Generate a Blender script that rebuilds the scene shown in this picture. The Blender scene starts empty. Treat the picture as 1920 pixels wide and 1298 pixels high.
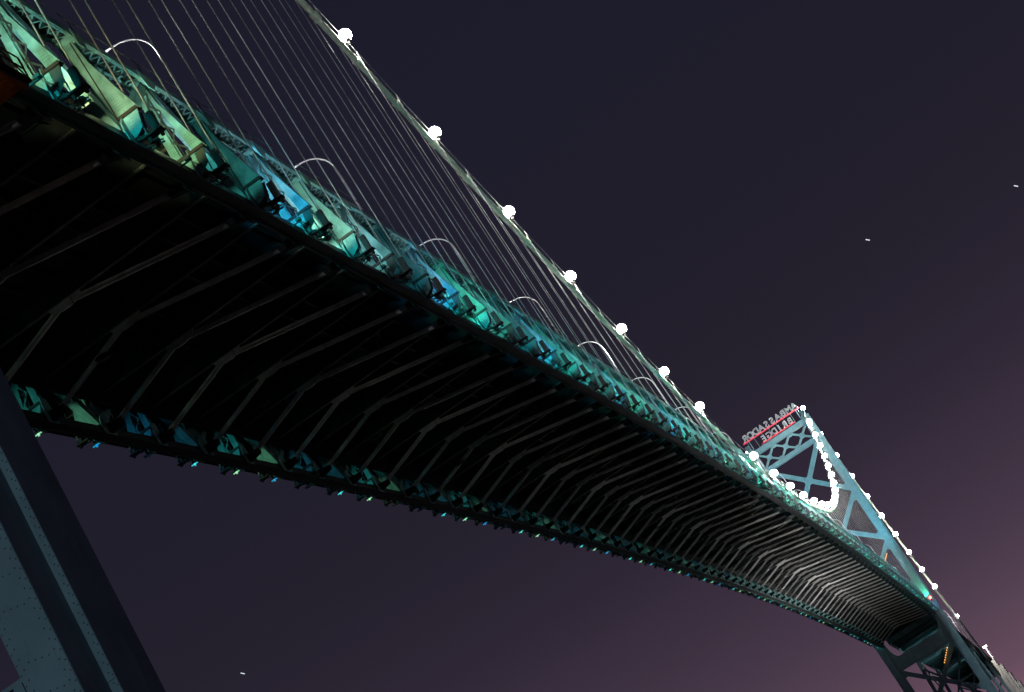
import bpy, math, random
from mathutils import Vector, Matrix
random.seed(7)
S = bpy.context.scene
COL = S.collection
V = Vector

# ------------------------------------------------------------------ camera
Z0 = 45.2                                    # height of the stiffening truss ends above the ground
CAM = V((-42.651, -32.935, -43.588 + Z0))
CR = V((0.29796338, -0.81082229, -0.50377082))
CU = V((-0.18313012, -0.56649382, 0.80346009))
CF = V((0.9368464, 0.14714607, 0.3172804))
cd = bpy.data.cameras.new('camera'); cam = bpy.data.objects.new('camera', cd); COL.objects.link(cam)
cd.sensor_width = 36.0; cd.lens = 3320.577 / 1920 * 36; cd.clip_start = 0.5; cd.clip_end = 12000
m = Matrix((CR, CU, -CF)).transposed().to_4x4(); m.translation = CAM
cam.matrix_world = m
S.camera = cam

# ------------------------------------------------------------------ night sky
def lin(r, g, b):
    f = lambda c: (c / 255 / 12.92) if c / 255 <= 0.04045 else ((c / 255 + 0.055) / 1.055) ** 2.4
    return (f(r), f(g), f(b), 1.0)
SUN_EL, SUN_AZ = math.radians(14), math.radians(181.5)   # added low fill sun behind the camera, lighting the near tower leg
W = bpy.data.worlds.new('World'); S.world = W; W.use_nodes = True
nt = W.node_tree; nt.nodes.clear()
N = nt.nodes.new; LK = nt.links.new
out = N('ShaderNodeOutputWorld'); bg = N('ShaderNodeBackground'); bg2 = N('ShaderNodeBackground'); add = N('ShaderNodeAddShader')
tc = N('ShaderNodeTexCoord'); sep = N('ShaderNodeSeparateXYZ'); ramp = N('ShaderNodeValToRGB')
LK(tc.outputs['Generated'], sep.inputs[0]); LK(sep.outputs['Z'], ramp.inputs[0]); LK(ramp.outputs[0], bg.inputs[0])
stops = [(0.0, (132, 94, 108)), (0.03, (100, 75, 92)), (0.065, (82, 64, 80)), (0.10, (68, 54, 70)), (0.14, (57, 46, 61)), (0.18, (46, 38, 52)),
         (0.245, (36, 32, 44)), (0.32, (33, 30, 43)), (0.45, (29, 28, 42)), (1.0, (20, 20, 34))]
el = ramp.color_ramp.elements
while len(el) > 1: el.remove(el[-1])
el[0].position = stops[0][0]; el[0].color = lin(*stops[0][1])
for pos, c in stops[1:]:
    e = el.new(pos); e.color = lin(*c)
sky = N('ShaderNodeTexSky'); sky.sky_type = 'NISHITA'; sky.sun_disc = False
sky.sun_elevation = SUN_EL; sky.sun_rotation = math.radians(90) - SUN_AZ
LK(sky.outputs[0], bg2.inputs[0]); bg2.inputs[1].default_value = 0.00012
bg.inputs[1].default_value = 1.0
LK(bg.outputs[0], add.inputs[0]); LK(bg2.outputs[0], add.inputs[1]); LK(add.outputs[0], out.inputs[0])

sd = bpy.data.lights.new('added_fill_sun', 'SUN'); sd.energy = 0.38; sd.angle = math.radians(0.5); sd.color = (0.72, 0.84, 1.0)
sun = bpy.data.objects.new('added_fill_sun', sd); COL.objects.link(sun)
sdir = V((math.cos(SUN_EL) * math.cos(SUN_AZ), math.cos(SUN_EL) * math.sin(SUN_AZ), math.sin(SUN_EL)))
sun.rotation_euler = sdir.to_track_quat('Z', 'Y').to_euler(); sun.location = (-60, 20, 60)

S.view_settings.view_transform = 'Standard'; S.view_settings.look = 'None'
S.view_settings.exposure = 0; S.view_settings.gamma = 1; S.view_settings.use_curve_mapping = False
S.render.engine = 'CYCLES'
cy = S.cycles
cy.max_bounces = 4; cy.diffuse_bounces = 2; cy.glossy_bounces = 2; cy.transmission_bounces = 1
cy.caustics_reflective = False; cy.caustics_refractive = False; cy.sample_clamp_indirect = 2.0
cy.use_denoising = True
try: cy.denoiser = 'OPENIMAGEDENOISE'
except Exception: pass

# ------------------------------------------------------------------ materials
def mat(name, base, rough=0.5, metal=0.0, var=0.25, scale=1.5, dirt=None, dirt_amt=0.0, bump=0.0, emit=None, estr=0.0, spec=0.5):
    M = bpy.data.materials.new(name); M.use_nodes = True
    t = M.node_tree; b = t.nodes['Principled BSDF']
    b.inputs['Roughness'].default_value = rough; b.inputs['Metallic'].default_value = metal
    b.inputs['Specular IOR Level'].default_value = spec
    co = t.nodes.new('ShaderNodeTexCoord'); geo = t.nodes.new('ShaderNodeNewGeometry')
    n1 = t.nodes.new('ShaderNodeTexNoise'); n1.inputs['Scale'].default_value = scale; n1.inputs['Detail'].default_value = 5
    t.links.new(geo.outputs['Position'], n1.inputs['Vector'])
    r1 = t.nodes.new('ShaderNodeValToRGB')
    r1.color_ramp.elements[0].position = 0.3; r1.color_ramp.elements[1].position = 0.7
    lo = [c * (1 - var) for c in base]; hi = [min(1, c * (1 + var)) for c in base]
    r1.color_ramp.elements[0].color = (*lo, 1); r1.color_ramp.elements[1].color = (*hi, 1)
    t.links.new(n1.outputs['Fac'], r1.inputs[0])
    src = r1.outputs[0]
    if dirt:
        mp = t.nodes.new('ShaderNodeMapping'); mp.inputs['Scale'].default_value = (2.2, 2.2, 0.45)
        t.links.new(geo.outputs['Position'], mp.inputs[0])
        n2 = t.nodes.new('ShaderNodeTexNoise'); n2.inputs['Scale'].default_value = 1.3; n2.inputs['Detail'].default_value = 8; n2.inputs['Roughness'].default_value = 0.7
        t.links.new(mp.outputs[0], n2.inputs['Vector'])
        r2 = t.nodes.new('ShaderNodeValToRGB'); r2.color_ramp.elements[0].position = 0.56; r2.color_ramp.elements[1].position = 0.72
        r2.color_ramp.elements[0].color = (0, 0, 0, 1); r2.color_ramp.elements[1].color = (dirt_amt,) * 3 + (1,)
        t.links.new(n2.outputs['Fac'], r2.inputs[0])
        mx = t.nodes.new('ShaderNodeMix'); mx.data_type = 'RGBA'
        t.links.new(r2.outputs[0], mx.inputs[0]); t.links.new(src, mx.inputs[6]); mx.inputs[7].default_value = (*dirt, 1)
        src = mx.outputs[2]
    t.links.new(src, b.inputs['Base Color'])
    if bump:
        n3 = t.nodes.new('ShaderNodeTexNoise'); n3.inputs['Scale'].default_value = 9; n3.inputs['Detail'].default_value = 4
        t.links.new(geo.outputs['Position'], n3.inputs['Vector'])
        bp = t.nodes.new('ShaderNodeBump'); bp.inputs['Strength'].default_value = bump; bp.inputs['Distance'].default_value = 0.05
        t.links.new(n3.outputs['Fac'], bp.inputs['Height']); t.links.new(bp.outputs[0], b.inputs['Normal'])
    if emit:
        b.inputs['Emission Color'].default_value = (*emit, 1); b.inputs['Emission Strength'].default_value = estr
    return M
RUST = (0.10, 0.045, 0.02)
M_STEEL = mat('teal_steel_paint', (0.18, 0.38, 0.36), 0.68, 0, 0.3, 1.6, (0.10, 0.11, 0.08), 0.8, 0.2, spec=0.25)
M_TOWER = mat('tower_steel_paint', (0.20, 0.35, 0.38), 0.6, 0, 0.15, 0.6, (0.12, 0.14, 0.13), 0.5, 0.1, spec=0.15)
M_CHORD = mat('darkened_chord_steel', (0.045, 0.065, 0.06), 0.5, 0, 0.2, 1.2, RUST, 0.6, 0.2)  # steel darkened in colour to keep chords and plate recesses in shade
M_DARK = mat('dark_socket_steel', (0.045, 0.04, 0.035), 0.55, 0.2, 0.3, 2.0, RUST, 0.5, 0.2)
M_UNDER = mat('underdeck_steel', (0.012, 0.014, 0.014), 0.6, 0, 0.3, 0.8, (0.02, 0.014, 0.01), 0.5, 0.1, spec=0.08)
M_STRUT = mat('sway_strut_steel', (0.30, 0.29, 0.27), 0.7, 0.0, 0.2, 1.5, (0.09, 0.07, 0.05), 0.5, 0.1, spec=0.2)
M_FLANGE = mat('lit_flange_steel', (0.09, 0.085, 0.08), 0.75, 0.0, 0.2, 1.5, spec=0.2)  # lighter than the beam: light on the flange put into its colour
M_DIM = mat('dim_lamp_glass', (0.5, 0.5, 0.5), 0.4, 0, 0.02, 2.0, emit=(1, 0.95, 0.9), estr=0.6)
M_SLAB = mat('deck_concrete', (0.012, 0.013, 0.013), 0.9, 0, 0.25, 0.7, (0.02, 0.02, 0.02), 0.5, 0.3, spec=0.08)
M_APPR = mat('approach_steel_paint', (0.07, 0.12, 0.13), 0.7, 0, 0.3, 0.4, (0.05, 0.04, 0.03), 0.6, 0.2, spec=0.2)
M_CABLE = mat('cable_wrap_paint', (0.78, 0.80, 0.62), 0.5, 0, 0.2, 2.0, (0.16, 0.15, 0.1), 0.6, 0.2)
M_ROPE = mat('galvanised_rope', (0.55, 0.54, 0.51), 0.5, 0.2, 0.4, 0.5, (0.08, 0.06, 0.045), 0.8)
M_POLE = mat('galvanised_lamp_pole', (0.7, 0.7, 0.74), 0.3, 0.3, 0.08, 3.0)
M_GLOBE = mat('lit_white_globe', (0.9, 0.9, 0.9), 0.3, 0, 0.02, 2.0, emit=(1.0, 0.985, 0.93), estr=430.0)
M_SMALL = mat('lit_small_lamp', (0.9, 0.9, 0.9), 0.3, 0, 0.02, 2.0, emit=(1.0, 0.95, 0.85), estr=14.0)
M_REDN = mat('red_neon_tube', (0.6, 0.05, 0.08), 0.4, 0, 0.05, 2.0, emit=(1.0, 0.03, 0.07), estr=0.45)
M_WHN = mat('white_neon_tube', (0.8, 0.8, 0.8), 0.4, 0, 0.4, 0.5, emit=(0.95, 0.97, 1.0), estr=0.24)
M_REDL = mat('red_beacon_glass', (0.6, 0.05, 0.05), 0.3, 0, 0.05, 2.0, emit=(1.0, 0.05, 0.03), estr=30.0)
M_AMBER = mat('amber_light_string', (0.5, 0.25, 0.1), 0.4, 0, 0.1, 2.0, emit=(1.0, 0.42, 0.10), estr=2.2)
M_CONC = mat('pale_concrete', (0.42, 0.41, 0.40), 0.8, 0, 0.2, 0.4, (0.2, 0.19, 0.18), 0.5, 0.2)
M_WOOD = mat('weathered_scaffold_plank', (0.16, 0.085, 0.04), 0.75, 0, 0.4, 2.5, (0.05, 0.03, 0.02), 0.6, 0.3)
M_GROUND = mat('night_ground', (0.045, 0.045, 0.04), 0.9, 0, 0.4, 0.05, (0.03, 0.04, 0.025), 0.6, 0.2)
M_WATER = mat('river_water', (0.01, 0.014, 0.016), 0.12, 0, 0.2, 0.1, bump=0.3)
M_STAR = mat('star_light', (1, 1, 1), 0.5, 0, 0.02, 1.0, emit=(0.85, 0.9, 1.0), estr=0.9)
M_RIVET = mat('rivet_paint', (0.13, 0.19, 0.20), 0.6, 0, 0.2, 3.0)
M_FIX = mat('floodlight_housing', (0.07, 0.10, 0.085), 0.5, 0.1, 0.2, 3.0)
GLOW_MATS = {}
def glow_mat(c):
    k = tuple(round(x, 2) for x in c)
    if k not in GLOW_MATS: GLOW_MATS[k] = mat('lit_lens_or_bracket', k, 0.3, 0, 0.02, 2.0, emit=k, estr=0.7)
    return GLOW_MATS[k]

# ------------------------------------------------------------------ mesh helpers
WM = {}
class MB:
    def __init__(s): s.v = []; s.f = []
    def hexa(s, c, a, b, d):                       # centre and three half vectors
        i = len(s.v)
        for sx, sy, sz in ((-1,-1,-1),(1,-1,-1),(1,1,-1),(-1,1,-1),(-1,-1,1),(1,-1,1),(1,1,1),(-1,1,1)):
            s.v.append(c + a*sx + b*sy + d*sz)
        flip = a.cross(b).dot(d) < 0
        for q in ((0,3,2,1),(4,5,6,7),(0,1,5,4),(1,2,6,5),(2,3,7,6),(3,0,4,7)):
            q = [i+k for k in q]; s.f.append(q[::-1] if flip else q)
        return s
    def box(s, x0, x1, y0, y1, z0, z1):
        return s.hexa(V(((x0+x1)/2,(y0+y1)/2,(z0+z1)/2)), V(((x1-x0)/2,0,0)), V((0,(y1-y0)/2,0)), V((0,0,(z1-z0)/2)))
    def bar(s, p, q, side, w, h, off=0.0, offt=0.0):   # bar from p to q; w along side, h along the third axis
        p, q = V(p), V(q); a = q - p; L = a.length; a = a / L
        sv = V(side); sv = (sv - a * sv.dot(a)).normalized(); t = a.cross(sv)
        c = (p + q) / 2 + sv * off + t * offt
        return s.hexa(c, a * (L/2), sv * (w/2), t * (h/2))
    def tube(s, pts, r, n=6, cap=True, rs=None):
        pts = [V(p) for p in pts]; base = len(s.v); up = None
        for k, p in enumerate(pts):
            d = (pts[min(k+1, len(pts)-1)] - pts[max(k-1, 0)]).normalized()
            if up is None: up = d.orthogonal().normalized()
            up = (up - d * up.dot(d)).normalized(); w = d.cross(up); rr = rs[k] if rs else r
            for j in range(n):
                an = 2*math.pi*j/n; s.v.append(p + up*(rr*math.cos(an)) + w*(rr*math.sin(an)))
        for k in range(len(pts)-1):
            for j in range(n):
                a = base+k*n+j; b = base+k*n+(j+1)%n; s.f.append((a, b, b+n, a+n))
        if cap:
            s.f.append(tuple(base+j for j in range(n))[::-1]); e = base+(len(pts)-1)*n; s.f.append(tuple(e+j for j in range(n)))
        return s
    def plate(s, poly, n, th):                      # flat polygon extruded by +-th/2 along n
        n = V(n).normalized(); i = len(s.v); k = len(poly); poly = [V(p) for p in poly]
        for p in poly: s.v.append(p + n*(th/2))
        for p in poly: s.v.append(p - n*(th/2))
        s.f.append(tuple(range(i, i+k))); s.f.append(tuple(range(i+k, i+2*k))[::-1])
        for j in range(k):
            a, b = i+j, i+(j+1)%k; s.f.append((a, a+k, b+k, b))
        return s
    def sphere(s, c, r, nu=14, nv=8, sz=1.0):
        c = V(c); i = len(s.v)
        s.v.append(c + V((0,0,r*sz)))
        for a in range(1, nv):
            th = math.pi*a/nv
            for b in range(nu):
                ph = 2*math.pi*b/nu; s.v.append(c + V((r*math.sin(th)*math.cos(ph), r*math.sin(th)*math.sin(ph), r*sz*math.cos(th))))
        s.v.append(c - V((0,0,r*sz))); last = len(s.v)-1
        for b in range(nu):
            s.f.append((i, i+1+b, i+1+(b+1)%nu)); o = i+1+(nv-2)*nu; s.f.append((last, o+(b+1)%nu, o+b))
        for a in range(nv-2):
            for b in range(nu):
                p = i+1+a*nu+b; q = i+1+a*nu+(b+1)%nu; s.f.append((p, p+nu, q+nu, q))
        return s
    def build(s, name, material, parent=None, smooth=False):
        n = len(s.v); lo = V((min(v.x for v in s.v), min(v.y for v in s.v), min(v.z for v in s.v)))
        hi = V((max(v.x for v in s.v), max(v.y for v in s.v), max(v.z for v in s.v))); c = (lo+hi)/2
        me = bpy.data.meshes.new(name); me.from_pydata([v - c for v in s.v], [], s.f); me.update()
        me.materials.append(material)
        if smooth: me.polygons.foreach_set('use_smooth', [True]*len(me.polygons))
        o = bpy.data.objects.new(name, me); COL.objects.link(o)
        return place(o, Matrix.Translation(c), parent)
def place(o, mw, parent=None):
    WM[o] = mw
    if parent:
        o.parent = parent; o.matrix_parent_inverse = WM[parent].inverted()
    o.matrix_basis = mw
    return o
def tag(o, label, cat, group=None):
    o['label'] = label; o['category'] = cat
    if group: o['group'] = group
    return o
def struct(o): o['kind'] = 'structure'; return o
def stuff(o): o['kind'] = 'stuff'; return o
def thing(name, loc, label, cat, group=None):
    o = bpy.data.objects.new(name, None); o.empty_display_size = 0.5; COL.objects.link(o)
    place(o, Matrix.Translation(V(loc))); return tag(o, label, cat, group)
def ordn(n): return '%d%s' % (n, 'th' if 10 <= n % 100 <= 20 else {1:'st',2:'nd',3:'rd'}.get(n % 10, 'th'))
bar_me = {}
def unit_bar(material):
    if material not in bar_me:
        b = MB().box(-.5, .5, -.5, .5, -.5, .5); me = bpy.data.meshes.new('lacing_bar'); me.from_pydata(b.v, [], b.f); me.materials.append(material); bar_me[material] = me
    return bar_me[material]
def lace(p, q, side, w, h, parent, material, name='lacing_bar'):      # an individual flat bar, sharing one mesh
    p, q = V(p), V(q); a = q-p; L = a.length; a = a/L; sv = V(side); sv = (sv - a*sv.dot(a)).normalized(); t = a.cross(sv)
    mm = Matrix((a*L, sv*w, t*h)).transposed().to_4x4(); mm.translation = (p+q)/2
    o = bpy.data.objects.new(name, unit_bar(material)); COL.objects.link(o)
    return place(o, mm, parent)
def spot(name, loc, target, power, color, angle, parent, blend=0.7, r=0.12):
    l = bpy.data.lights.new(name, 'SPOT'); l.energy = power; l.color = color; l.spot_size = math.radians(angle); l.spot_blend = blend; l.shadow_soft_size = r
    o = bpy.data.objects.new(name, l); COL.objects.link(o)
    mm = (V(loc) - V(target)).to_track_quat('Z', 'Y').to_matrix().to_4x4(); mm.translation = V(loc)
    return place(o, mm, parent)
def point(name, loc, power, color, parent, r=0.15):
    l = bpy.data.lights.new(name, 'POINT'); l.energy = power; l.color = color; l.shadow_soft_size = r
    o = bpy.data.objects.new(name, l); COL.objects.link(o)
    return place(o, Matrix.Translation(V(loc)), parent)

# ------------------------------------------------------------------ bridge geometry
L = 564.0; XN0, PN = 24.6541, 7.446215
def X(i): return XN0 + PN * i
def zb(x):                                     # bottom chord of the stiffening truss
    u = (x - L/2) / (L/2); return Z0 + 7.974*(1-u*u) - 0.425*(u*u-u**4)
def zlamp(x):
    u = (x - L/2) / (L/2); return Z0 + 12.665 + 69.5*u*u - 3.394*(u**4-u*u)
def zc(x): return zlamp(x) - 1.15              # main cable axis
I0, I1 = -3, 72
YT, YC = 10.2, 11.72; YM = 11.45                           # truss plane, cable plane
HT = 7.25                                      # centre of top chord above the bottom chord edge
YV = V((0,1,0)); ZV = V((0,0,1)); XV = V((1,0,0))

# ------------------------------------------------------------------ ground and river
g = MB().plate([(-3000,-4000,0),(9000,-4000,0),(9000,4000,0),(-3000,4000,0)], ZV, 0.2).build('ground', M_GROUND); struct(g)
w = MB()
NX = 24
pts = [(60 + 30*math.sin(k*0.9), -3000 + 6000*k/NX) for k in range(NX+1)]; pts2 = [(520 + 30*math.sin(k*0.7+1), 3000 - 6000*k/NX) for k in range(NX+1)]
w.plate([(a, b, 0.12) for a, b in pts2 + pts], ZV, 0.02)
struct(w.build('river', M_WATER))

# ------------------------------------------------------------------ towers
def steel_tower(x0, yc, tiers, label, near):
    hx, hy = tiers[0][0], tiers[2][1]
    T = thing('steel_tower', (x0, 0, 0), label, 'bridge tower')
    top = Z0 + 80.0
    t3, t2, t1 = tiers
    for sy in (1, -1):
        b = MB(); cxy = (x0, sy*yc)
        for (ax, ay), zt in ((t3, top), (t2, top - 0.02), (t1, top - 0.04)):
            b.box(cxy[0]-ax, cxy[0]+ax, cxy[1]-ay, cxy[1]+ay, 0.1, zt)
        leg = b.build('leg', M_TOWER, T)
        # cover plates on the faces, with open seams between them
        zz = 1.5 if not near else 3.6; n = 0
        while zz < top - 9:
            h = 8.6; z1 = zz + h - 0.06
            for sx in (-1, 1):
                MB().box(*sorted((cxy[0]+sx*(t3[0]+0.002), cxy[0]+sx*(t3[0]+0.03))), cxy[1]-t3[1]+0.01, cxy[1]+t3[1]-0.01, zz, z1).build('cover_plate', M_TOWER, leg)
                for s2 in (-1, 1):
                    ya, yb = sorted((cxy[1]+s2*(t3[1]+0.004), cxy[1]+s2*(t2[1]-0.006)))
                    MB().box(*sorted((cxy[0]+sx*(t2[0]+0.002), cxy[0]+sx*(t2[0]+0.025))), ya, yb, zz+2.1, z1+2.1).build('edge_plate', M_TOWER, leg)
            zz += h
        if near and sy == -1:                                # rivet heads on the riveted faces
            rv = MB()
            def rivet(y, z, xf):
                c = V((xf, y, z)); k = 0.028; i = len(rv.v)
                for j in range(6): rv.v.append(c + V((0, k*math.cos(j*math.pi/3), k*math.sin(j*math.pi/3))))
                rv.v.append(c + V((-0.03, 0, 0)))
                for j in range(6): rv.f.append((i+j, i+6, i+(j+1)%6))
            xf = cxy[0]-t3[0]-0.031; ys = cxy[1]-t3[1]; ye = cxy[1]+t3[1]; z = 12.0
            while z < 26:
                for y in (ys+0.06, ys+0.2, ye-0.06, ye-0.2): rivet(y, z + (0.1 if y in (ys+0.2, ye-0.2) else 0), xf)
                if int(z*5) % 4 == 0:
                    for k in range(1, 5): rivet(ys+0.2+(ye-ys-0.4)*k/5, z+0.05*k, xf)
                xg = cxy[0]-t2[0]-0.025
                rivet(cxy[1]-t2[1]+0.05, z, xg); rivet(cxy[1]-t2[1]+0.13, z+0.1, xg)
                z += 0.3
            stuff(rv.build('rivet_heads', M_RIVET, leg))
    yi = yc - hy*0.8                                         # inner edges
    def beam(name, z0, z1, dx=1.0):
        b = MB().box(x0-dx, x0+dx, -yi, yi, Z0+z0, Z0+z1)
        for s in (-1, 1): b.box(*sorted((x0+s*(dx+0.002), x0+s*(dx+0.18))), -yi, yi, Z0+z1-0.25, Z0+z1-0.02)
        for s in (-1, 1): b.box(*sorted((x0+s*(dx+0.002), x0+s*(dx+0.18))), -yi, yi, Z0+z0+0.02, Z0+z0+0.25)
        return b.build(name, M_TOWER, T)
    beam('portal_beam', 77.6, 79.4); beam('portal_beam', 70.4, 72.0)
    def strut(p, q, wd, name='brace'):
        return MB().bar((x0, p[0], Z0+p[1]), (x0, q[0], Z0+q[1]), XV, 1.1, wd).build(name, M_TOWER, T)
    def gus(y, z, r, name='gusset_plate'):
        return MB().plate([(x0, y+r*math.cos(k*math.pi/4+math.pi/8), Z0+z+0.9*r*math.sin(k*math.pi/4+math.pi/8)) for k in range(8)], XV, 1.24).build(name, M_TOWER, T)
    wx = yi*2/3; zt, zl = 77.7, 71.9
    for c in (-wx, 0, wx):
        for a, bb in ((-1, -1), (-1, 1), (1, -1), (1, 1)):
            strut((c + a*0.2, 74.8 + bb*0.2), (c + a*wx/2, zt if bb > 0 else zl), 0.62, 'portal_brace')
        gus(c, 74.8, 1.05)
    for c in (-wx/2, wx/2):
        for z, s in ((zt, -1), (zl, 1)):
            MB().plate([(x0, c-1.35, Z0+z), (x0, c+1.35, Z0+z), (x0, c+0.35, Z0+z+s*1.05), (x0, c-0.35, Z0+z+s*1.05)], XV, 1.2).build('gusset_plate', M_TOWER, T)
    def cross(z1, z0, wd):
        zm = (z0+z1)/2
        strut((-yi-0.1, z1), (yi+0.1, z0), wd); 
        strut((yi+0.1, z1), (0.75, zm+0.75*(z1-z0)/(2*yi)), wd); strut((-0.75, zm-0.75*(z1-z0)/(2*yi)), (-yi-0.1, z0), wd)
        gus(0, zm, 1.7)
        for s in (-1, 1):
            for z, d in ((z1, -1), (z0, 1)):
                MB().plate([(x0, s*(yi+0.1), Z0+z+1.0*(-d)), (x0, s*(yi+0.1), Z0+z+2.6*d), (x0, s*(yi-1.1), Z0+z+2.2*d), (x0, s*(yi-2.2), Z0+z+0.9*d)], XV, 1.16).build('gusset_plate', M_TOWER, T)
    cross(70.4, 50.6, 1.55); cross(48.6, 30.8, 1.55); cross(28.8, 11.5, 1.4)
    beam('deck_portal_strut', -9.2, -4.6, 0.8)
    for s in (-1, 1):                                        # arched knee brackets beside the strut
        pl = [(x0, s*yi, Z0-4.6), (x0, s*yi, Z0+1.5)]
        for k in range(7):
            a = k/6*math.pi/2; pl.append((x0, s*(yi-0.5-2.4*(1-math.cos(a))), Z0+1.5-6.1*math.sin(a)))
        MB().plate(pl, XV, 0.5).build('knee_bracket', M_TOWER, T)
    cross(-9.4, -27.6, 1.5); cross(-32.2, -43.6, 1.3)
    beam('lower_strut', -32.0, -30.5, 0.6)
    # saddle housings
    for sy in (1, -1):
        MB().plate([(x0-3.2, sy*yc, top), (x0+3.2, sy*yc, top), (x0+1.6, sy*yc, top+2.0), (x0-1.6, sy*yc, top+2.0)], YV, 1.5).build('saddle', M_TOWER, T)
        MB().box(x0-0.12, x0+0.12, sy*(yc-1.6)-0.12, sy*(yc-1.6)+0.12, top, top+4.2).build('mast', M_TOWER, T)
    return T
near_tower = steel_tower(-0.9, 12.28, ((2.1, 0.69), (0.73, 0.97), (0.3, 0.969)), 'dim riveted steel tower leg at the lower left, closest to the viewer', True)
far_tower = steel_tower(L, 11.3, ((2.4, 1.0), (1.5, 1.3), (0.7, 1.5)), 'tall blue-lit steel tower with latticed portal at the far end', False)
# perforated strut at the foot of the near leg, at the very corner of the view
b = MB(); zz = Z0 - 30.0
b.box(-2.9, -2.75, -11.585, -4.0, zz-1.6, zz-0.42); b.box(-2.9, -2.75, -11.585, -4.0, zz+0.0, zz+0.12)
for k in range(9): b.box(-2.9, -2.75, -11.5+0.78*k, -11.5+0.78*k+0.28, zz-0.42, zz+0.0)
b.build('perforated_strut', M_TOWER, near_tower)
for o in [c for c in near_tower.children if c.name.startswith('lower_strut')]: pass

# tower floodlights: housings on the legs at deck level and under the portal
for sy in (-1, 1):
    x, y = L-42, sy*10.2; z = zb(x)+HT+0.12
    T = thing('tower_floodlight', (x, y, z), 'blue floodlight on the %s truss aimed up at the far tower' % ('near' if sy < 0 else 'far-side'), 'floodlight')
    MB().tube([(x, y, z), (x, y, z+0.7)], 0.08, 6).build('stand', M_DARK, T)
    MB().hexa(V((x, y, z+1.0)), V((0.25, 0, 0.2)), V((0, 0.4, 0)), V((-0.2, 0, 0.25))).build('housing', M_FIX, T)
    spot('tower_flood_bulb', (x+0.5, y, z+1.5), (L, 0, Z0+58), 62000, (0.22, 0.76, 0.98), 66, T, 0.5, 0.3)
fx = MB().box(L-4.4, L-4.0, -11.4, -10.8, Z0+4.6, Z0+5.0).build('floodlight', M_FIX, far_tower)
spot('green_flood_bulb', (L-4.2, -11.1, Z0+5.2), (L-2.6, -11.2, Z0+13), 3200, (0.1, 1.0, 0.5), 90, fx)

# ------------------------------------------------------------------ lettering on the far tower
SG = thing('letter_sign', (L, 0, Z0+79.4), 'outlined bridge name letters on two red rails above the far tower portal', 'sign')
def letters(text, y0, y1, z, h):
    n = len(text); st = (y1-y0)/n
    for k, ch in enumerate(text):
        cu = bpy.data.curves.new('letter', 'FONT'); cu.body = ch; cu.size = h*1.3; cu.fill_mode = 'NONE'; cu.bevel_depth = 0.055; cu.bevel_resolution = 1; cu.resolution_u = 3; cu.align_x = 'CENTER'
        o = bpy.data.objects.new('tmp', cu); COL.objects.link(o)
        me = bpy.data.meshes.new_from_object(o.evaluated_get(bpy.context.evaluated_depsgraph_get()))
        bpy.data.objects.remove(o); me.materials.clear(); me.materials.append(M_WHN); me.name = 'letter'
        lo = bpy.data.objects.new('letter', me); COL.objects.link(lo)
        mm = Matrix((V((0,1,0)), V((0,0,1)), V((1,0,0)))).transposed().to_4x4(); mm.translation = V((L+0.1, y0 + st*(k+0.5), z+0.32))
        place(lo, mm, SG)
letters('AMBASSADOR', -11.1, 11.4, Z0+83.6, 2.5)
letters('BRIDGE', -7.2, 5.8, Z0+80.15, 2.3)
MB().bar((L, -11.3, Z0+83.6), (L, 11.8, Z0+83.6), ZV, 0.42, 0.3).build('red_rail', M_REDN, SG)
MB().bar((L, -7.3, Z0+80.15), (L, 5.9, Z0+80.15), ZV, 0.42, 0.3).build('red_rail', M_REDN, SG)
for k in range(8):
    y = -10.4 + 20.9*k/7
    MB().tube([(L+0.4, y, Z0+79.42), (L+0.4, y, Z0+85.6)], 0.07, 5).build('sign_post', M_TOWER, SG)
for k in range(5):
    y = -6 + 2.9*k
    MB().tube([(L-0.5, y, Z0+79.42), (L+0.1, y+0.6, Z0+80.1), (L-0.5, y+1.3, Z0+79.42)], 0.05, 4).build('sign_brace', M_POLE, SG)

# ------------------------------------------------------------------ stiffening trusses
PAL_R = {-3:(.1,.8,.7), -2:(.1,.9,.75), -1:(.45,1,.6), 0:(.75,.95,.52), 1:(1.0,.95,.50), 2:(.85,1,.48), 3:(.10,.55,.52), 4:(.05,.58,1), 5:(.68,1,.78), 6:(.45,.85,.9), 7:(.04,.32,.42), 8:(.04,.50,1), 9:(.10,1,.72)}
POW_R = {-1:1.0, 0:1.0, 1:1.15, 2:1.0, 3:0.45, 4:1.3, 5:1.35, 6:0.6, 7:0.35, 8:1.2, 9:1.25}
def flood_col(i, side):
    if side < 0 and i in PAL_R: return PAL_R[i], POW_R.get(i, 1.0)
    k = i % 4
    c = {0:(.03,.55,.95), 1:(.05,1,.78), 2:(.10,.92,.80), 3:(.04,.55,.62)}[k]
    pw = {0:0.85, 1:1.0, 2:0.65, 3:0.4}[k]
    rnd = random.Random(i*7+side)
    if side > 0: c = {0:(.05,.6,1), 1:(.12,.95,.85), 2:(.5,1,.6), 3:(.05,.5,.75)}[(i+1) % 4]
    j = rnd.uniform(-.08, .08)
    return (max(0, c[0]+j*.5), max(0, min(1, c[1]+j)), max(0, min(1, c[2]-j))), pw*rnd.uniform(.75, 1.25)
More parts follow.
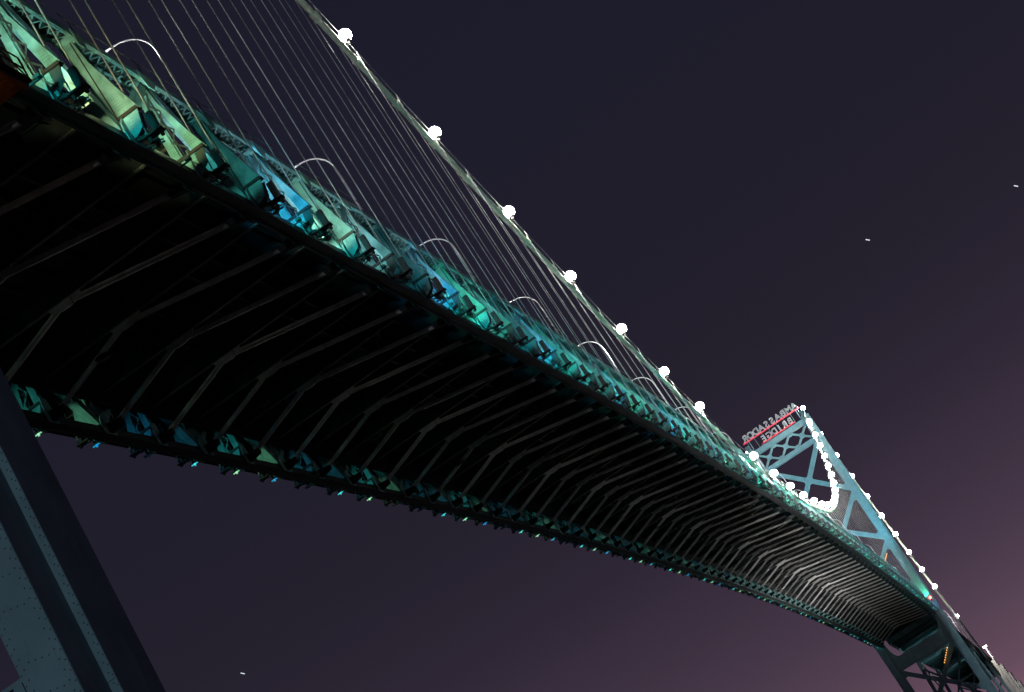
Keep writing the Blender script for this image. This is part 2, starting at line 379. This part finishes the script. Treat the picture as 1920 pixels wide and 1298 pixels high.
def truss(side, label):
    T = thing('stiffening_truss', (L/2, side*YT, zb(L/2)), label, 'bridge truss')
    yo = side * (YT + 0.47); yin = side * (YT - 0.47); yc = side*YT
    far_lace = MB()
    ndet = 0
    for i in range(I0, I1):
        xa, xb = X(i), X(i+1); za, zbb = zb(xa), zb(xb); det = -1 <= i <= 9; mid = i <= 34
        A = V((xa, yc, za)); B = V((xb, yc, zbb)); At = V((xa, yc, za+HT)); Bt = V((xb, yc, zbb+HT))
        # ---- top chord: two web plates, cover plate on top, lacing below
        tcb = MB()
        for y in (yo, yin): tcb.bar((xa+0.02, y, za+HT-0.14), (xb-0.02, y, zbb+HT-0.14), YV, 0.06, 0.42)
        for y, s in ((yo, 1), (yin, -1)): tcb.bar((xa+0.02, y-s*side*0.10, za+HT-0.36), (xb-0.02, y-s*side*0.10, zbb+HT-0.36), YV, 0.12, 0.035)
        for xk in (xa+0.45, xb-0.45):                        # end tie plates
            f = (xk-xa)/PN; zz = za + (zbb-za)*f + HT - 0.39
            tcb.bar((xk-0.42, yc, zz-0.012*0), (xk+0.42, yc, zz), YV, 0.98, 0.03)
        if not mid: tcb.bar((xa+0.9, yc, za+HT-0.39), (xb-0.9, yc, zbb+HT-0.39), YV, 0.98, 0.03)
        tco = tcb.build('top_chord', M_STEEL, T)
        MB().bar((xa+0.02, yc, za+HT+0.092), (xb-0.02, yc, zbb+HT+0.092), YV, 1.0, 0.04).build('cover_plate', M_CHORD, tco)  # dark colour supplies the shade behind the lacing
        if mid:
            nx = 7; x0 = xa+0.9; x1 = xb-0.9; st = (x1-x0)/nx
            for k in range(nx):
                for d in (0, 1):
                    p = V((x0+st*k, (yo if d else yin)*0.985, za+(zbb-za)*(x0+st*k-xa)/PN+HT-0.405-0.02*d)); q = V((x0+st*(k+1), (yin if d else yo)*0.985, za+(zbb-za)*(x0+st*(k+1)-xa)/PN+HT-0.405-0.02*d))
                    if det and side < 0: lace(p, q, p.__class__((0,0,1)), 0.02, 0.10, tco, M_STEEL)
                    else: far_lace.bar(p, q, ZV, 0.02, 0.10)
        # ---- bottom chord
        bc = MB()
        bc.bar((xa+0.02, yc, za+0.34), (xb-0.02, yc, zbb+0.34), YV, 0.66, 0.58)
        for s in (-1, 1): bc.bar((xa+0.02, yc+s*0.36, za+0.03), (xb-0.02, yc+s*0.36, zbb+0.03), YV, 0.16, 0.05)
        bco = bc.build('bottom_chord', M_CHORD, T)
        # ---- tapered hanger frame at node i: carries the ropes outside the truss plane
        even = (i % 2 == 0); hw = 0.26
        def fp(y, z, dx): return V((xa+dx, side*y, za+z))
        inner = [(9.78, HT-0.4), (9.78, 1.55)]
        slope = [(10.38, HT-0.4), (10.62, 5.2), (10.96, 4.1), (11.28, 2.95), (11.72, 1.55)]
        vb = MB()
        if even:                                            # two plates with a laced strip between them
            for dx in (-hw, hw):
                vb.plate([fp(9.78, HT-0.4, dx), fp(10.08, HT-0.4, dx), fp(10.26, 1.6, dx), fp(9.78, 1.6, dx)], XV, 0.04)
                vb.plate([fp(10.30, HT-0.4, dx), fp(10.40, HT-0.4, dx), fp(10.62, 5.2, dx), fp(10.96, 4.1, dx), fp(11.28, 2.95, dx), fp(11.72, 1.6, dx), fp(11.0, 1.6, dx), fp(10.66, 4.0, dx)], XV, 0.04)
        else:
            for dx in (-hw, hw):
                vb.plate([fp(*q, dx) for q in inner[::-1]] + [fp(*q, dx) for q in slope], XV, 0.04)
        # lower plate below the stiffener
        for dx in (-hw, hw):
            if side > 0: vb.plate([fp(9.9, 1.40, dx), fp(11.6, 1.40, dx), fp(11.5, 1.0, dx), fp(11.0, 0.62, dx), fp(10.4, 0.62, dx), fp(10.05, 0.95, dx)], XV, 0.04); continue
            vb.plate([fp(10.12, 1.40, dx), fp(11.0, 1.40, dx), fp(10.95, 0.06, dx), fp(10.6, 0.04, dx), fp(10.55, 0.66, dx), fp(10.12, 0.68, dx)] if even else [fp(9.95, 1.40, dx), fp(11.64, 1.40, dx), fp(11.45, 0.42, dx), fp(10.95, 0.12, dx), fp(10.54, 0.12, dx), fp(10.5, 0.66, dx), fp(9.97, 0.68, dx)], XV, 0.04)
        for (y0, z0), (y1, z1) in zip(slope[:-1], slope[1:]): vb.bar(fp(y0, z0, 0), fp(y1, z1, 0), XV, 2*hw-0.045, 0.03)
        vo = vb.build('hanger_frame', M_STEEL, T)
        if even and side < 0: MB().plate([fp(11.02, 1.40, -hw+0.02), fp(11.62, 1.40, -hw+0.02), fp(11.45, 0.5, -hw+0.02), fp(11.0, 0.2, -hw+0.02)], XV, 0.04).build('shaded_plate', M_CHORD, vo)  # shaded half of the lower plate, its shade put into the steel colour
        st = MB(); st.bar(fp(9.86, 1.5, -hw-0.07), fp(11.68, 1.5, -hw-0.07), XV, 0.14, 0.17); st.build('stiffener', M_DARK, vo)
        st = MB(); st.bar(fp(10.30, HT-0.5, -hw-0.05), fp(10.52, 1.6, -hw-0.05), XV, 0.06, 0.06); st.bar(fp(10.56, 1.4, -hw-0.05), fp(10.8, 0.0, -hw-0.05), XV, 0.06, 0.06); st.build('stiffener', M_DARK, vo)
        if i <= 12:
            rv = MB()
            def rivet(y, z, k=0.03):
                c = fp(y, z, -hw-0.021); j0 = len(rv.v)
                for j in range(5): rv.v.append(c + V((0, k*math.cos(j*1.2566), k*math.sin(j*1.2566))))
                rv.v.append(c - V((0.03, 0, 0)))
                for j in range(5): rv.f.append((j0+j, j0+5, j0+(j+1)%5))
            for r in range(5):
                for c2 in range(4): rivet(9.92+0.11*c2, 1.95+0.17*r)
                for c2 in range(4): rivet((10.72 if not even else 11.05)+0.11*c2, 1.95+0.17*r)
            if not even:
                for k in range(24): rivet(9.84, 2.9+0.16*k)
            for r in range(5 if side < 0 else 0):
                for c2 in range(4): rivet((10.9 if not even else 10.6)+0.1*c2, 0.45+0.17*r)
            stuff(rv.build('rivet_heads', M_RIVET, vo))
        if even and i <= 22:
            nz = 9; z0 = 0.5; z1 = HT-0.5
            for k in range(nz):
                f0, f1 = k/nz, (k+1)/nz
                ya = lambda f: (10.44-0.36*f if f > 0.16 else 10.62); yb2 = lambda f: (11.02-0.68*f)
                p = fp(ya(f0) if k % 2 else yb2(f0), z0+(z1-z0)*f0, -hw-0.06); q = fp(yb2(f1) if k % 2 else ya(f1), z0+(z1-z0)*f1, -hw-0.06)
                if det and side < 0: lace(p, q, XV, 0.02, 0.10, vo, M_CHORD)
                else: far_lace.bar(p, q, XV, 0.02, 0.10)
        # ---- diagonal in the panel
        db = MB()
        if even: P, Q = At - V((0,0,0.35)), B + V((0,0,0.75))        # falls away from the viewer: closed box
        else:    P, Q = A + V((0,0,0.75)), Bt - V((0,0,0.35))
        dd = (Q-P).normalized(); P2 = P + dd*0.5; Q2 = Q - dd*0.5; dep = 0.68 if even else 0.5
        tdir = dd.cross(YV)
        for y in (-0.27, 0.27): db.bar(P2+YV*y, Q2+YV*y, YV, 0.05, dep)
        if even:
            db.bar(P2, Q2, YV, 0.48, 0.04, 0, dep/2-0.06); db.bar(P2, Q2, YV, 0.48, 0.04, 0, -dep/2+0.06)
        do = db.build('diagonal', M_STEEL, T)
        if not even and i <= 22:
            nz = 9; Ld = (Q2-P2).length; st = (Ld-1.0)/nz
            for k in range(nz):
                c = P2 + dd*(0.5+st*(k+0.5)) + tdir*(dep/2+0.02)*(1 if tdir.z < 0 else -1)
                if det and side < 0: lace(c - YV*0.26, c + YV*0.26, dd, 0.14, 0.025, do, M_STEEL)
                else: far_lace.bar(c - YV*0.26, c + YV*0.26, dd, 0.14, 0.025)
        # ---- gusset plates
        for y in (yo*1.004, yin*0.996):
            if not even:      # two diagonals meet at the bottom chord
                pl = [(xa-0.95, 0.45), (xa-0.85, 0.9), (xa-0.4, 1.45), (xa+0.4, 1.45), (xa+0.85, 0.9), (xa+0.95, 0.45), (xa+0.8, -0.12), (xa-0.8, -0.12)]
                pt = [(xa-0.55, HT+0.06), (xa+0.55, HT+0.06), (xa+0.45, HT-0.95), (xa-0.45, HT-0.95)]
            else:
                pl = [(xa-0.65, -0.12), (xa-0.65, 0.7), (xa-0.36, 1.8), (xa+0.36, 1.8), (xa+0.65, 0.7), (xa+0.65, -0.12)]
                pt = [(xa-0.85, HT+0.06), (xa+0.85, HT+0.06), (xa+0.8, HT-0.45), (xa+0.4, HT-0.95), (xa-0.4, HT-0.95), (xa-0.8, HT-0.45)]
            for q in (pl, pt):
                MB().plate([(a, y, za + (zb(a)-za)*0 + b2) for a, b2 in q], YV, 0.045).build('gusset_plate', M_STEEL, T)
        # ---- rope sockets below the frame
        hb = MB(); ys = side*YC
        zs = za if side < 0 else za + 0.75
        ya, yb3 = sorted((ys+side*0.02, ys+side*0.40)); hb.box(xa-0.17, xa+0.17, ya, yb3, zs-0.12, za+1.0)
        ya, yb3 = sorted((ys-side*0.5, ys+side*0.52)); hb.box(xa-0.3, xa+0.3, ya, yb3, zs-0.20, zs-0.12)
        for s in (-1, 1): hb.tube([(xa, ys+s*0.34, zs-(0.5 if side < 0 else 0.36)), (xa, ys+s*0.34, zs-0.2)], 0.11, 7)
        hb.build('rope_socket', M_DARK, T)
        hb = MB(); hb.bar((xa, side*10.75, zs+0.1), (xa, ys-side*0.48, zs-0.05), XV, 0.3, 0.2); hb.build('socket_arm', M_DARK, T)
        # ---- floodlight on an outrigger arm; it lights the next frame down the span
        col, pw = flood_col(i+1, side)
        fx = xa + 0.8; fy = side*11.35; lo = 0.0 if side < 0 else 0.6; fz = za - 0.12 + lo
        fb = MB(); fb.tube([(fx, side*10.6, za+0.05), (fx, fy+side*0.4, za-0.2+lo)], 0.05, 5)
        fb.tube([(fx-0.16, fy, fz-0.12), (fx, fy, fz), (fx+0.14, fy, fz+0.09)], 0.1, 8, rs=[0.09, 0.19, 0.22])
        fb.box(fx-0.05, fx+0.05, fy-0.4, fy+0.4, fz-0.26, fz-0.19); fb.box(fx-0.04, fx+0.04, fy-0.04, fy+0.04, fz-0.36, fz-0.05)
        fo = fb.build('floodlight', M_FIX, T)
        MB().tube([(fx+0.145, fy, fz+0.094), (fx+0.17, fy, fz+0.11)], 0.18, 8).build('lens', glow_mat(col), fo)
        if side > 0 and i >= 2 and pw > 0.6: MB().box(fx-0.09, fx-0.052, fy-0.3, fy+0.3, fz-0.27, fz-0.18).box(fx-0.09, fx-0.052, fy-0.07, fy+0.07, fz-0.38, fz-0.05).build('glowing_bracket_face', glow_mat(tuple(c2*0.8 for c2 in col)), fo)  # bracket faces made to glow so the fixtures read as lit
        if side < 0:
            spot('flood_bulb', (fx+0.3, fy, fz+0.2), (xb-0.3, side*10.4, zbb+3.5), 2100*pw, col, 50, fo, 0.5, 0.1)
            if i <= 11 and i % 4 in (3, 0): spot('teal_bulb', (fx+0.3, fy, fz+0.1), (xb-0.3, side*11.0, zbb+0.35), 900, (0.02, 0.85, 0.9), 22, fo, 0.5, 0.1)
        else: spot('flood_bulb', (fx+0.3, fy, fz+0.2), (xb-0.3, side*10.7, zbb+1.5), (430 if i < 12 else 260)*pw, col, 40, fo, 1.0, 0.1)
        # uplight on the bottom chord that washes the underside of the top chord
        if side < 0:
            fu = 0.28 if even else 0.72; ux = xa + PN*fu; uz = za+(zbb-za)*fu + 0.45; uy = side*(YT+0.85)
            uo = MB().box(ux-0.16, ux+0.16, uy-0.16, uy+0.16, uz-0.13, uz+0.05).box(ux-0.05, ux+0.05, *sorted((side*(YT+0.3), uy)), uz-0.2, uz-0.135).build('uplight', M_FIX, T)
            spot('uplight_bulb', (ux, uy, uz+0.12), (ux, side*(YT+0.35), uz+6), 850 if i < 8 else 480, (0.42, 0.86, 0.95) if i > 7 else (0.72, 0.88, 1.0) if i > 1 else (0.6, 1.0, 0.9), 84, uo, 0.6, 0.08)
        # ---- inspection rail along the top chord
        if i % 2 == 0:
            rb = MB(); y = yo*1.0
            rb.tube([(xa, y, za+HT+0.95), (X(i+2), y, zb(X(i+2))+HT+0.95)], 0.035, 5)
            rb.tube([(xa, y, za+HT+0.1), (xa, y, za+HT+0.95)], 0.035, 5); rb.tube([(xb, y, zbb+HT+0.1), (xb, y, zbb+HT+0.95)], 0.035, 5)
            rb.build('inspection_rail', M_CHORD, T)
    stuff(far_lace.build('lacing', M_STEEL, T))
    return T
truss(-1, 'near stiffening truss lit green and teal along the upper edge of the deck')
truss(1, 'far-side stiffening truss glimpsed in teal patches along the lower edge of the deck')

# ------------------------------------------------------------------ deck, floor beams, sway struts
D = thing('bridge_deck', (L/2, 0, zb(L/2)+4.4), 'long dark bridge deck seen from below with bent sway struts', 'bridge deck')
YD = 8.5; YA = 2.4                                # deck edge, apex of the sway struts
for i in range(I0, I1):
    xa, xb = X(i), X(i+1)
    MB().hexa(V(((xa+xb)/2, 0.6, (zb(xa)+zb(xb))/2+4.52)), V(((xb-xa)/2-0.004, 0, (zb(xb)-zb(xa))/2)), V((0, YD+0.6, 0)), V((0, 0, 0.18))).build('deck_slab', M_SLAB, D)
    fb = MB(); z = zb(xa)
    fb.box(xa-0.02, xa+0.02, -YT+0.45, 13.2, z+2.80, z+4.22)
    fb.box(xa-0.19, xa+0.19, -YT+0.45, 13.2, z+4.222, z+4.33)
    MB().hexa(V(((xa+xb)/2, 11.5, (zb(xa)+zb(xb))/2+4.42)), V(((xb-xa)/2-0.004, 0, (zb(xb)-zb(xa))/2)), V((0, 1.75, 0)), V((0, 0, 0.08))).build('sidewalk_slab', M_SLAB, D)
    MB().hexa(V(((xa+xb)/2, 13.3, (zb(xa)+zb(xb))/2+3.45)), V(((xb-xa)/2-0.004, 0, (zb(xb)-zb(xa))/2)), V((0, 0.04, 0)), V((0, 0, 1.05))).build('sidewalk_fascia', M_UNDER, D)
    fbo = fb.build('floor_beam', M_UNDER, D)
    MB().box(xa-0.13, xa+0.13, -YT+0.45, 13.2, z+2.74, z+2.798).build('bottom_flange', M_FLANGE, fbo)
    for s in (-1, 1):
        p = V((xa, s*(YT-0.35), z+0.15)); q = V((xa, YA + s*0.35, z+2.52))
        sb = MB(); sb.bar(p, q, XV, 0.19, 0.05, 0, 0.14 if s > 0 else -0.14); sb.bar(p, q, XV, 0.19, 0.05, 0, -0.14 if s > 0 else 0.14); sb.bar(p, q, XV, 0.05, 0.23)
        sb.build('sway_strut', M_STRUT, D)
    MB().plate([(xa, YA-1.2, z+2.735), (xa, YA+1.2, z+2.735), (xa, YA+1.0, z+2.38), (xa, YA+0.3, z+2.22), (xa, YA-0.3, z+2.22), (xa, YA-1.0, z+2.38)], XV, 0.17).build('apex_gusset', M_STRUT, D)
    for s in (-1, 1):
        MB().plate([(xa, s*(YT-0.42), z+0.72), (xa, s*(YT-1.7), z+0.52), (xa, s*(YT-1.6), z+0.18), (xa, s*(YT-0.42), z-0.06)], XV, 0.44).build('end_gusset', M_UNDER, D)
e0 = X(I1)
MB().box(e0+0.01, L+7, -8.5, 9.7, zb(e0)+4.30, zb(e0)+4.66).build('deck_slab', M_SLAB, D)
for xx in (e0, L-1.2, L+3): MB().box(xx-0.1, xx+0.1, -9.6, 9.6, zb(e0)+2.2, zb(e0)+4.29).build('floor_beam', M_UNDER, D)
for k in range(9):
    y = -7.4 + 14.8*k/8; sb = MB()
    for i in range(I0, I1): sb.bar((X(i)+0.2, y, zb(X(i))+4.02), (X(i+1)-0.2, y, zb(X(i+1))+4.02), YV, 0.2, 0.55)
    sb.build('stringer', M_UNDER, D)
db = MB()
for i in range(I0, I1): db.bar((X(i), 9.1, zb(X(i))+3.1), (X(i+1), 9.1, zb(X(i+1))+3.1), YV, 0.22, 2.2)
db.build('dark_mask_strip', M_UNDER, D)  # added dark strip screening off far-side truss members that catch too much light
for s in (-1, 1):
    rb = MB()
    for i in range(I0, I1): 
        rb.bar((X(i), s*(YD-0.12), zb(X(i))+5.1), (X(i+1), s*(YD-0.12), zb(X(i+1))+5.1), YV, 0.2, 0.75)
    rb.build('parapet', M_SLAB, D)

# added fill lamps under the deck to light the sway struts; dishes hide the bulbs
for k in range(24):
    x = 22 + 22.2*k; y = 0.6 + 0.004*x; z = zb(x) - 3.0
    pw = 50 + 80*min(1, x/180)**1.5 + 4600*math.exp(-((x-385)/62)**2) + 60*math.exp(-((x-240)/80)**2)
    dish = MB().tube([(x, y, z-0.1), (x, y, z-0.06), (x, y, z)], 0.3, 12, rs=[0.05, 0.3, 0.55])
    dish.tube([(x-0.25, y, z-0.02), (x-0.25, y, zb(x)+4.25)], 0.022, 5)
    dish = dish.build('added_fill_light', M_DARK, D)
    point('added_fill_bulb', (x, y, z+0.07), pw, (0.95, 0.95, 0.97), dish, 0.04)

# ------------------------------------------------------------------ main cables with bands, ropes and suspenders
def main_cable(side, label):
    T = thing('main_cable', (L, side*YC, zc(L)), label, 'bridge cable')
    y = side*YM
    xs = [L*k/150 for k in range(151)]
    MB().tube([(x, y, zc(x)) for x in xs], 0.31, 10).build('cable', M_CABLE, T, True)
    xe = 757.0; ze = Z0 - 30.6
    MB().tube([(L, y, zc(L)), (L+3, y, zc(L)-1.2), (xe, y, ze)], 0.36, 8).build('backstay', M_CABLE, T, True)
    MB().tube([(0, y, zc(0)), (-3, y, zc(0)-1.2), (-190, y, 0.5)], 0.36, 8).build('backstay', M_CABLE, T, True)
    for s in (-1, 1):
        MB().tube([(x, y+s*0.42, zc(x)+1.15) for x in xs], 0.028, 4).build('hand_rope', M_ROPE, T)
        MB().tube([(L, y+s*0.42, zc(L)+1.0), (xe, y+s*0.42, ze+1.0)], 0.028, 4).build('hand_rope', M_ROPE, T)
    for i in range(0 if side < 0 else 4, I1):
        x = X(i); z = zc(x); dz = (zc(x+0.5)-zc(x-0.5))
        t = V((1, 0, dz)).normalized()
        cb = MB(); c = V((x, y, z))
        cb.tube([c-t*0.62, c-t*0.5, c+t*0.5, c+t*0.62], 0.4, 10, rs=[0.33, 0.39, 0.39, 0.33])
        for k in (-0.35, -0.12, 0.12, 0.35): cb.tube([c+t*(k-0.05), c+t*(k+0.05)], 0.42, 10)
        cb.build('cable_band', M_CABLE, T, False)
        for s in (-1, 1): MB().tube([c+V((0, s*0.38, 0.2)), c+V((0, s*0.42, 1.2))], 0.03, 4).build('rope_post', M_ROPE, T)
        zbot = zb(x) - 0.35 + (0 if side < 0 else 0.85)
        if z - 0.6 > zbot + 0.4:
            sb = MB()
            for sy in (-0.34, 0.34):
                for dx in (-0.07, 0.07): sb.tube([(x+dx, y+sy*1.06, z+0.1), (x+dx, side*YC+sy, zbot)], 0.023 if x < 330 else 0.015, 5, False)
            sb.build('suspender', M_ROPE, T)
    return T
main_cable(-1, 'pale green main cable with string of bright lamps sweeping down to mid span')
main_cable(1, 'main cable on the far side of the deck, its hangers showing behind the near ones')

# ------------------------------------------------------------------ cable lamps
globe_src = {}
def cable_lamp(x, y, z, r, label, group):
    T = thing('cable_lamp', (x, y, z-0.95), label, 'lamp', group)
    k = round(r, 2)
    if k not in globe_src:
        o = MB().sphere((0, 0, 0), r, 16, 10).build('globe', M_GLOBE, T, True); globe_src[k] = o.data
        place(o, Matrix.Translation(V((x, y, z))), T)
    else:
        o = bpy.data.objects.new('globe', globe_src[k]); COL.objects.link(o); place(o, Matrix.Translation(V((x, y, z))), T)
    b = MB(); b.tube([(x, y, z-1.0), (x, y, z-r*0.9)], 0.1, 6); b.tube([(x, y, z-r*1.12), (x, y, z-r*0.96), (x, y, z-r*0.8)], 0.2, 10, rs=[0.12, 0.26, 0.34])
    MB().tube([(x, y, z+r*0.93), (x, y, z+r*1.02), (x, y, z+r*1.3)], 0.2, 8, rs=[0.22, 0.2, 0.04]).build('cap', M_DARK, T)
    b.tube([(x-0.3, y+0.45, z-0.95), (x, y, z-0.98), (x+0.3, y+0.45, z-0.95)], 0.05, 5)
    b.build('bracket', M_DARK, T)
SL, XL0 = 17.529, 104.281
n = 0; k = 0
grp = 'white globe lamps strung along the near main cable'
while True:
    x = XL0 + SL*k
    if x > L - 10: break
    if k != 7 and x < 545:
        n += 1
        cable_lamp(x, -YC-0.4, zlamp(x)+0.1, 0.62 if x < 380 else 0.7, 'white globe lamp, %s along the near cable counted from the upper left' % ordn(n), grp)
    k += 1
for j in (1,):
    x = L - 0.56 - SL*j
    n += 1; cable_lamp(x, -YC-0.4, zlamp(x)+0.1, 0.62 if x < 380 else 0.7, 'white globe lamp, %s along the near cable and last before the tower top' % ordn(n), grp)
cable_lamp(L, -12.3, Z0+82.6, 0.7, 'white globe lamp crowning the right leg of the far tower', 'lamps on the tower tops')
cable_lamp(L, 12.0, Z0+80.6, 0.5, 'smaller white globe lamp crowning the left leg of the far tower', 'lamps on the tower tops')
sx = [577.5, 590.0, 602.6, 615.2, 627.6, 639.8, 652.0, 664.0, 676.2, 698.2]
for k, x in enumerate(sx):
    t = (x-L)/(757.0-L); z = Z0 + 81.8 + (-28.9-81.8)*t*(193/193)
    cable_lamp(x, -YC, z+0.2, 0.85 if k < 9 else 0.6, 'white globe lamp, %s down the backstay cable behind the far tower' % ordn(k+1), 'white globe lamps down the backstay cable')

# ------------------------------------------------------------------ street lamps on the deck
def street_lamp(x, y, z, sgn, label, group, head=True):
    T = thing('street_lamp', (x, y, z), label, 'street lamp', group)
    path = [(x, y, z), (x, y, z+10.2), (x, y+sgn*0.05, z+11.2)]
    for k in range(1, 9):
        a = k/8*math.radians(86); path.append((x, y+sgn*(0.05+2.5*(1-math.cos(a))), z+11.2+2.3*math.sin(a)*0.98))
    path.append((x, y+sgn*3.9, z+13.5))
    MB().tube(path, 0.07, 8, rs=[0.13, 0.085]+[0.068]*(len(path)-2)).build('pole', M_POLE, T, True)
    e = V(path[-1])
    h = MB().hexa(e + V((0, sgn*0.35, 0.0)), V((0.17, 0, 0)), V((0, 0.42, 0)), V((0, 0, 0.08))).build('lamp_head', M_DARK, T)
    MB().hexa(e + V((0, sgn*0.38, -0.10)), V((0.12, 0, 0)), V((0, 0.3, 0)), V((0, 0, 0.018))).build('lamp_glass', M_SMALL, T)
    point('street_bulb', e + V((0, sgn*0.38, -0.3)), 1500, (1.0, 0.98, 0.98), T, 0.15)
for k in range(17):
    x = 52.6 + 30.6*k
    street_lamp(x, -8.75, zb(x)+4.72, 1, 'curved white street lamp on the near deck edge, %s from the left' % ordn(k+1), 'street lamps along the near deck edge')

# ------------------------------------------------------------------ red beacon and amber strings at the far tower
T = thing('warning_beacon', (560, -10.6, Z0+5), 'small red warning beacon at the foot of the far tower leg', 'beacon')
MB().sphere((558.5, -11.9, Z0+5.4), 0.42, 10, 7).build('red_glass', M_REDL, T)
MB().tube([(558.5, -11.9, Z0+4.2), (558.5, -11.9, Z0+5.1)], 0.2, 8).build('beacon_base', M_DARK, T)
def light_string(p, q, n, label):
    p, q = V(p), V(q); T = thing('light_string', p, label, 'string lights', None)
    MB().tube([p, q], 0.07, 5).build('conduit', M_DARK, T)
    for k in range(n):
        c = p + (q-p)*((k+0.5)/n) + V((-0.15, 0, 0)); MB().sphere(c, 0.2, 6, 4).build('bulb', M_AMBER, T)
light_string((L-0.8, -8.2, Z0+25.6), (L-0.8, -4.9, Z0+22.6), 11, 'orange light string on a brace of the far tower above the deck')
light_string((L-0.9, -7.4, Z0-10.4), (L-0.9, -3.4, Z0-14.4), 7, 'orange light string on a brace of the far tower below the deck')

# ------------------------------------------------------------------ approach beyond the far tower
def za2(x): return Z0 - 0.052*(x-L)
AP = thing('approach_viaduct', (720, 0, 0), 'dark approach viaduct on braced steel bents beyond the far tower', 'viaduct')
x = L + 6
while x < 900:
    MB().hexa(V((x+6, 0, za2(x+6)+3.9)), V((5.98, 0, -0.312)), V((0, 9.5, 0)), V((0, 0, 0.25))).build('deck_slab', M_APPR, AP)
    for s in (-1, 1): MB().hexa(V((x+6, s*8.6, za2(x+6)+2.2)), V((5.98, 0, -0.312)), V((0, 0.12, 0)), V((0, 0, 1.4))).build('girder', M_APPR, AP)
    MB().box(x-0.1, x+0.1, -8.4, 8.4, za2(x)+1.0, za2(x)+3.5).build('floor_beam', M_APPR, AP)
    x += 12
for x, pw in ((606, 2600), (668, 3000), (740, 2600)):  # added teal fill lamps brightening the underside of the approach
    z = za2(x) - 3.5
    dish = MB().tube([(x, 0, z-0.1), (x, 0, z-0.06), (x, 0, z)], 0.3, 12, rs=[0.05, 0.5, 0.9]); dish.tube([(x+0.3, 0, z-0.02), (x+0.3, 0, za2(x)+3.6)], 0.03, 5)
    dish = dish.build('added_fill_light', M_DARK, AP); point('added_fill_bulb', (x, 0, z+0.07), pw, (0.55, 0.95, 1.0), dish, 0.04)
for x in (640, 716, 800, 880):
    zt = za2(x)+0.7
    for s in (-1, 1): MB().bar((x, s*8.0, zt), (x, s*10.2, 0.1), XV, 1.3, 1.3).build('bent_leg', M_TOWER, AP)
    MB().bar((x, -8.3, zt*0.95), (x, 8.3, zt*0.95), XV, 0.8, 1.0).build('bent_strut', M_TOWER, AP)
    MB().bar((x, -8.6, zt*0.9), (x, 9.6, zt*0.3), XV, 0.6, 0.7).build('bent_brace', M_TOWER, AP); MB().bar((x-0.75, 8.6, zt*0.9), (x-0.75, -9.6, zt*0.3), XV, 0.6, 0.7).build('bent_brace', M_TOWER, AP)
for k in range(7):
    x = 590 + 28*k
    street_lamp(x, -9.0, za2(x)+4.2, 1, 'curved street lamp on the approach beyond the far tower, %s from the tower' % ordn(k+1), 'street lamps on the approach viaduct')

# stepped anchorage pier where the backstay lands
PR = thing('anchorage_pier', (745, -13, 0), 'pale stepped concrete anchorage pier at the lower right corner', 'anchorage')
for k, (y0, y1, zt) in enumerate(((-12.9, -11.2, -15.4), (-14.4, -13.0, -18.6), (-15.4, -14.5, -23.2), (-16.6, -15.5, -28.0), (-19.0, -16.7, -33.5))):
    MB().box(742+k*0.4, 764-k*0.4, y0, y1, 0.1, Z0+zt).build('step_block', M_CONC, PR)
    MB().box(741.9+k*0.4, 764.1-k*0.4, y0-0.05, y1-0.02, Z0+zt+0.01, Z0+zt+0.35).build('cap_slab', M_CONC, PR)
MB().box(745, 745.5, -13.0, -12.5, Z0-14.9, Z0-9.0).build('lamp_mast', M_POLE, PR)
MB().box(744.6, 745.9, -13.6, -11.9, Z0-9.0, Z0-8.4).build('mast_head', M_SMALL, PR)
spot('pier_bulb', (735, -17, Z0-6), (752, -14, Z0-30), 16000, (1.0, 0.93, 0.8), 100, PR)

# ------------------------------------------------------------------ hanging maintenance platform near the first panels
MP = thing('maintenance_platform', (13, -9, Z0-2), 'orange-lit timber maintenance platform hung under the truss at the left edge', 'platform')
px, py, pz = 17.5, -12.5, Z0-1.95
for k in range(9):
    MB().box(px-0.03-0.62*(k+1)+0.05, px-0.62*k-0.03, py, -3.0, pz, pz+0.08).build('plank', M_WOOD, MP)
for k in range(3):
    y = py + 0.25 + 3.4*k; MB().box(px-6.0, px-0.05, y, y+0.14, pz-0.28, pz-0.004).build('joist', M_WOOD, MP)
for k in range(4):
    x = px - 0.15 - 1.8*k
    MB().tube([(x, py+0.05, pz+0.05), (x, py+0.05, pz+1.25)], 0.04, 6).build('rail_post', M_DARK, MP)
for h in (0.62, 1.22): MB().tube([(px-0.1, py+0.05, pz+h), (px-6, py+0.05, pz+h)], 0.035, 6).build('guard_rail', M_DARK, MP)
for k in range(3):
    MB().tube([(px-0.15-1.8*k, py+0.06, pz+0.1), (px-1.95-1.8*k, py+0.06, pz+1.2)], 0.03, 5).build('rail_brace', M_DARK, MP)
for y in (py+0.4, -8.0):
    for x in (px-0.4, px-5.6): MB().tube([(x, y, pz), (x, y, zb(x)+0.1)], 0.025, 5).build('hanger_rope', M_ROPE, MP)
lb = MB().tube([(px-3.6, py+3.0, pz-0.02), (px-3.6, py+3.0, pz-1.2), (px-3.6, py+3.0, pz-1.35)], 0.12, 8, rs=[0.02, 0.02, 0.12]).build('work_lamp', M_FIX, MP)
point('work_bulb', (px-3.6, py+3.0, pz-1.6), 60, (1.0, 0.36, 0.08), MP, 0.1)

# ------------------------------------------------------------------ a few stars
for (x, y, z), lab in (((3809.7, -549.5, 901.2), 'short white star streak near the right edge of the sky'), ((3816.4, -227.4, 990.9), 'white star streak in the sky right of centre'), ((3557.2, 1426.6, 910.8), 'faint star streak low in the sky under the deck')):
    c = V((x, y, z+Z0)); a = (CR*0.95 - CU*0.18).normalized()
    o = MB().bar(c - a*4.5, c + a*4.5, V((0,0,1)), 1.6, 1.6).build('star', M_STAR); tag(o, lab, 'star', 'stars')
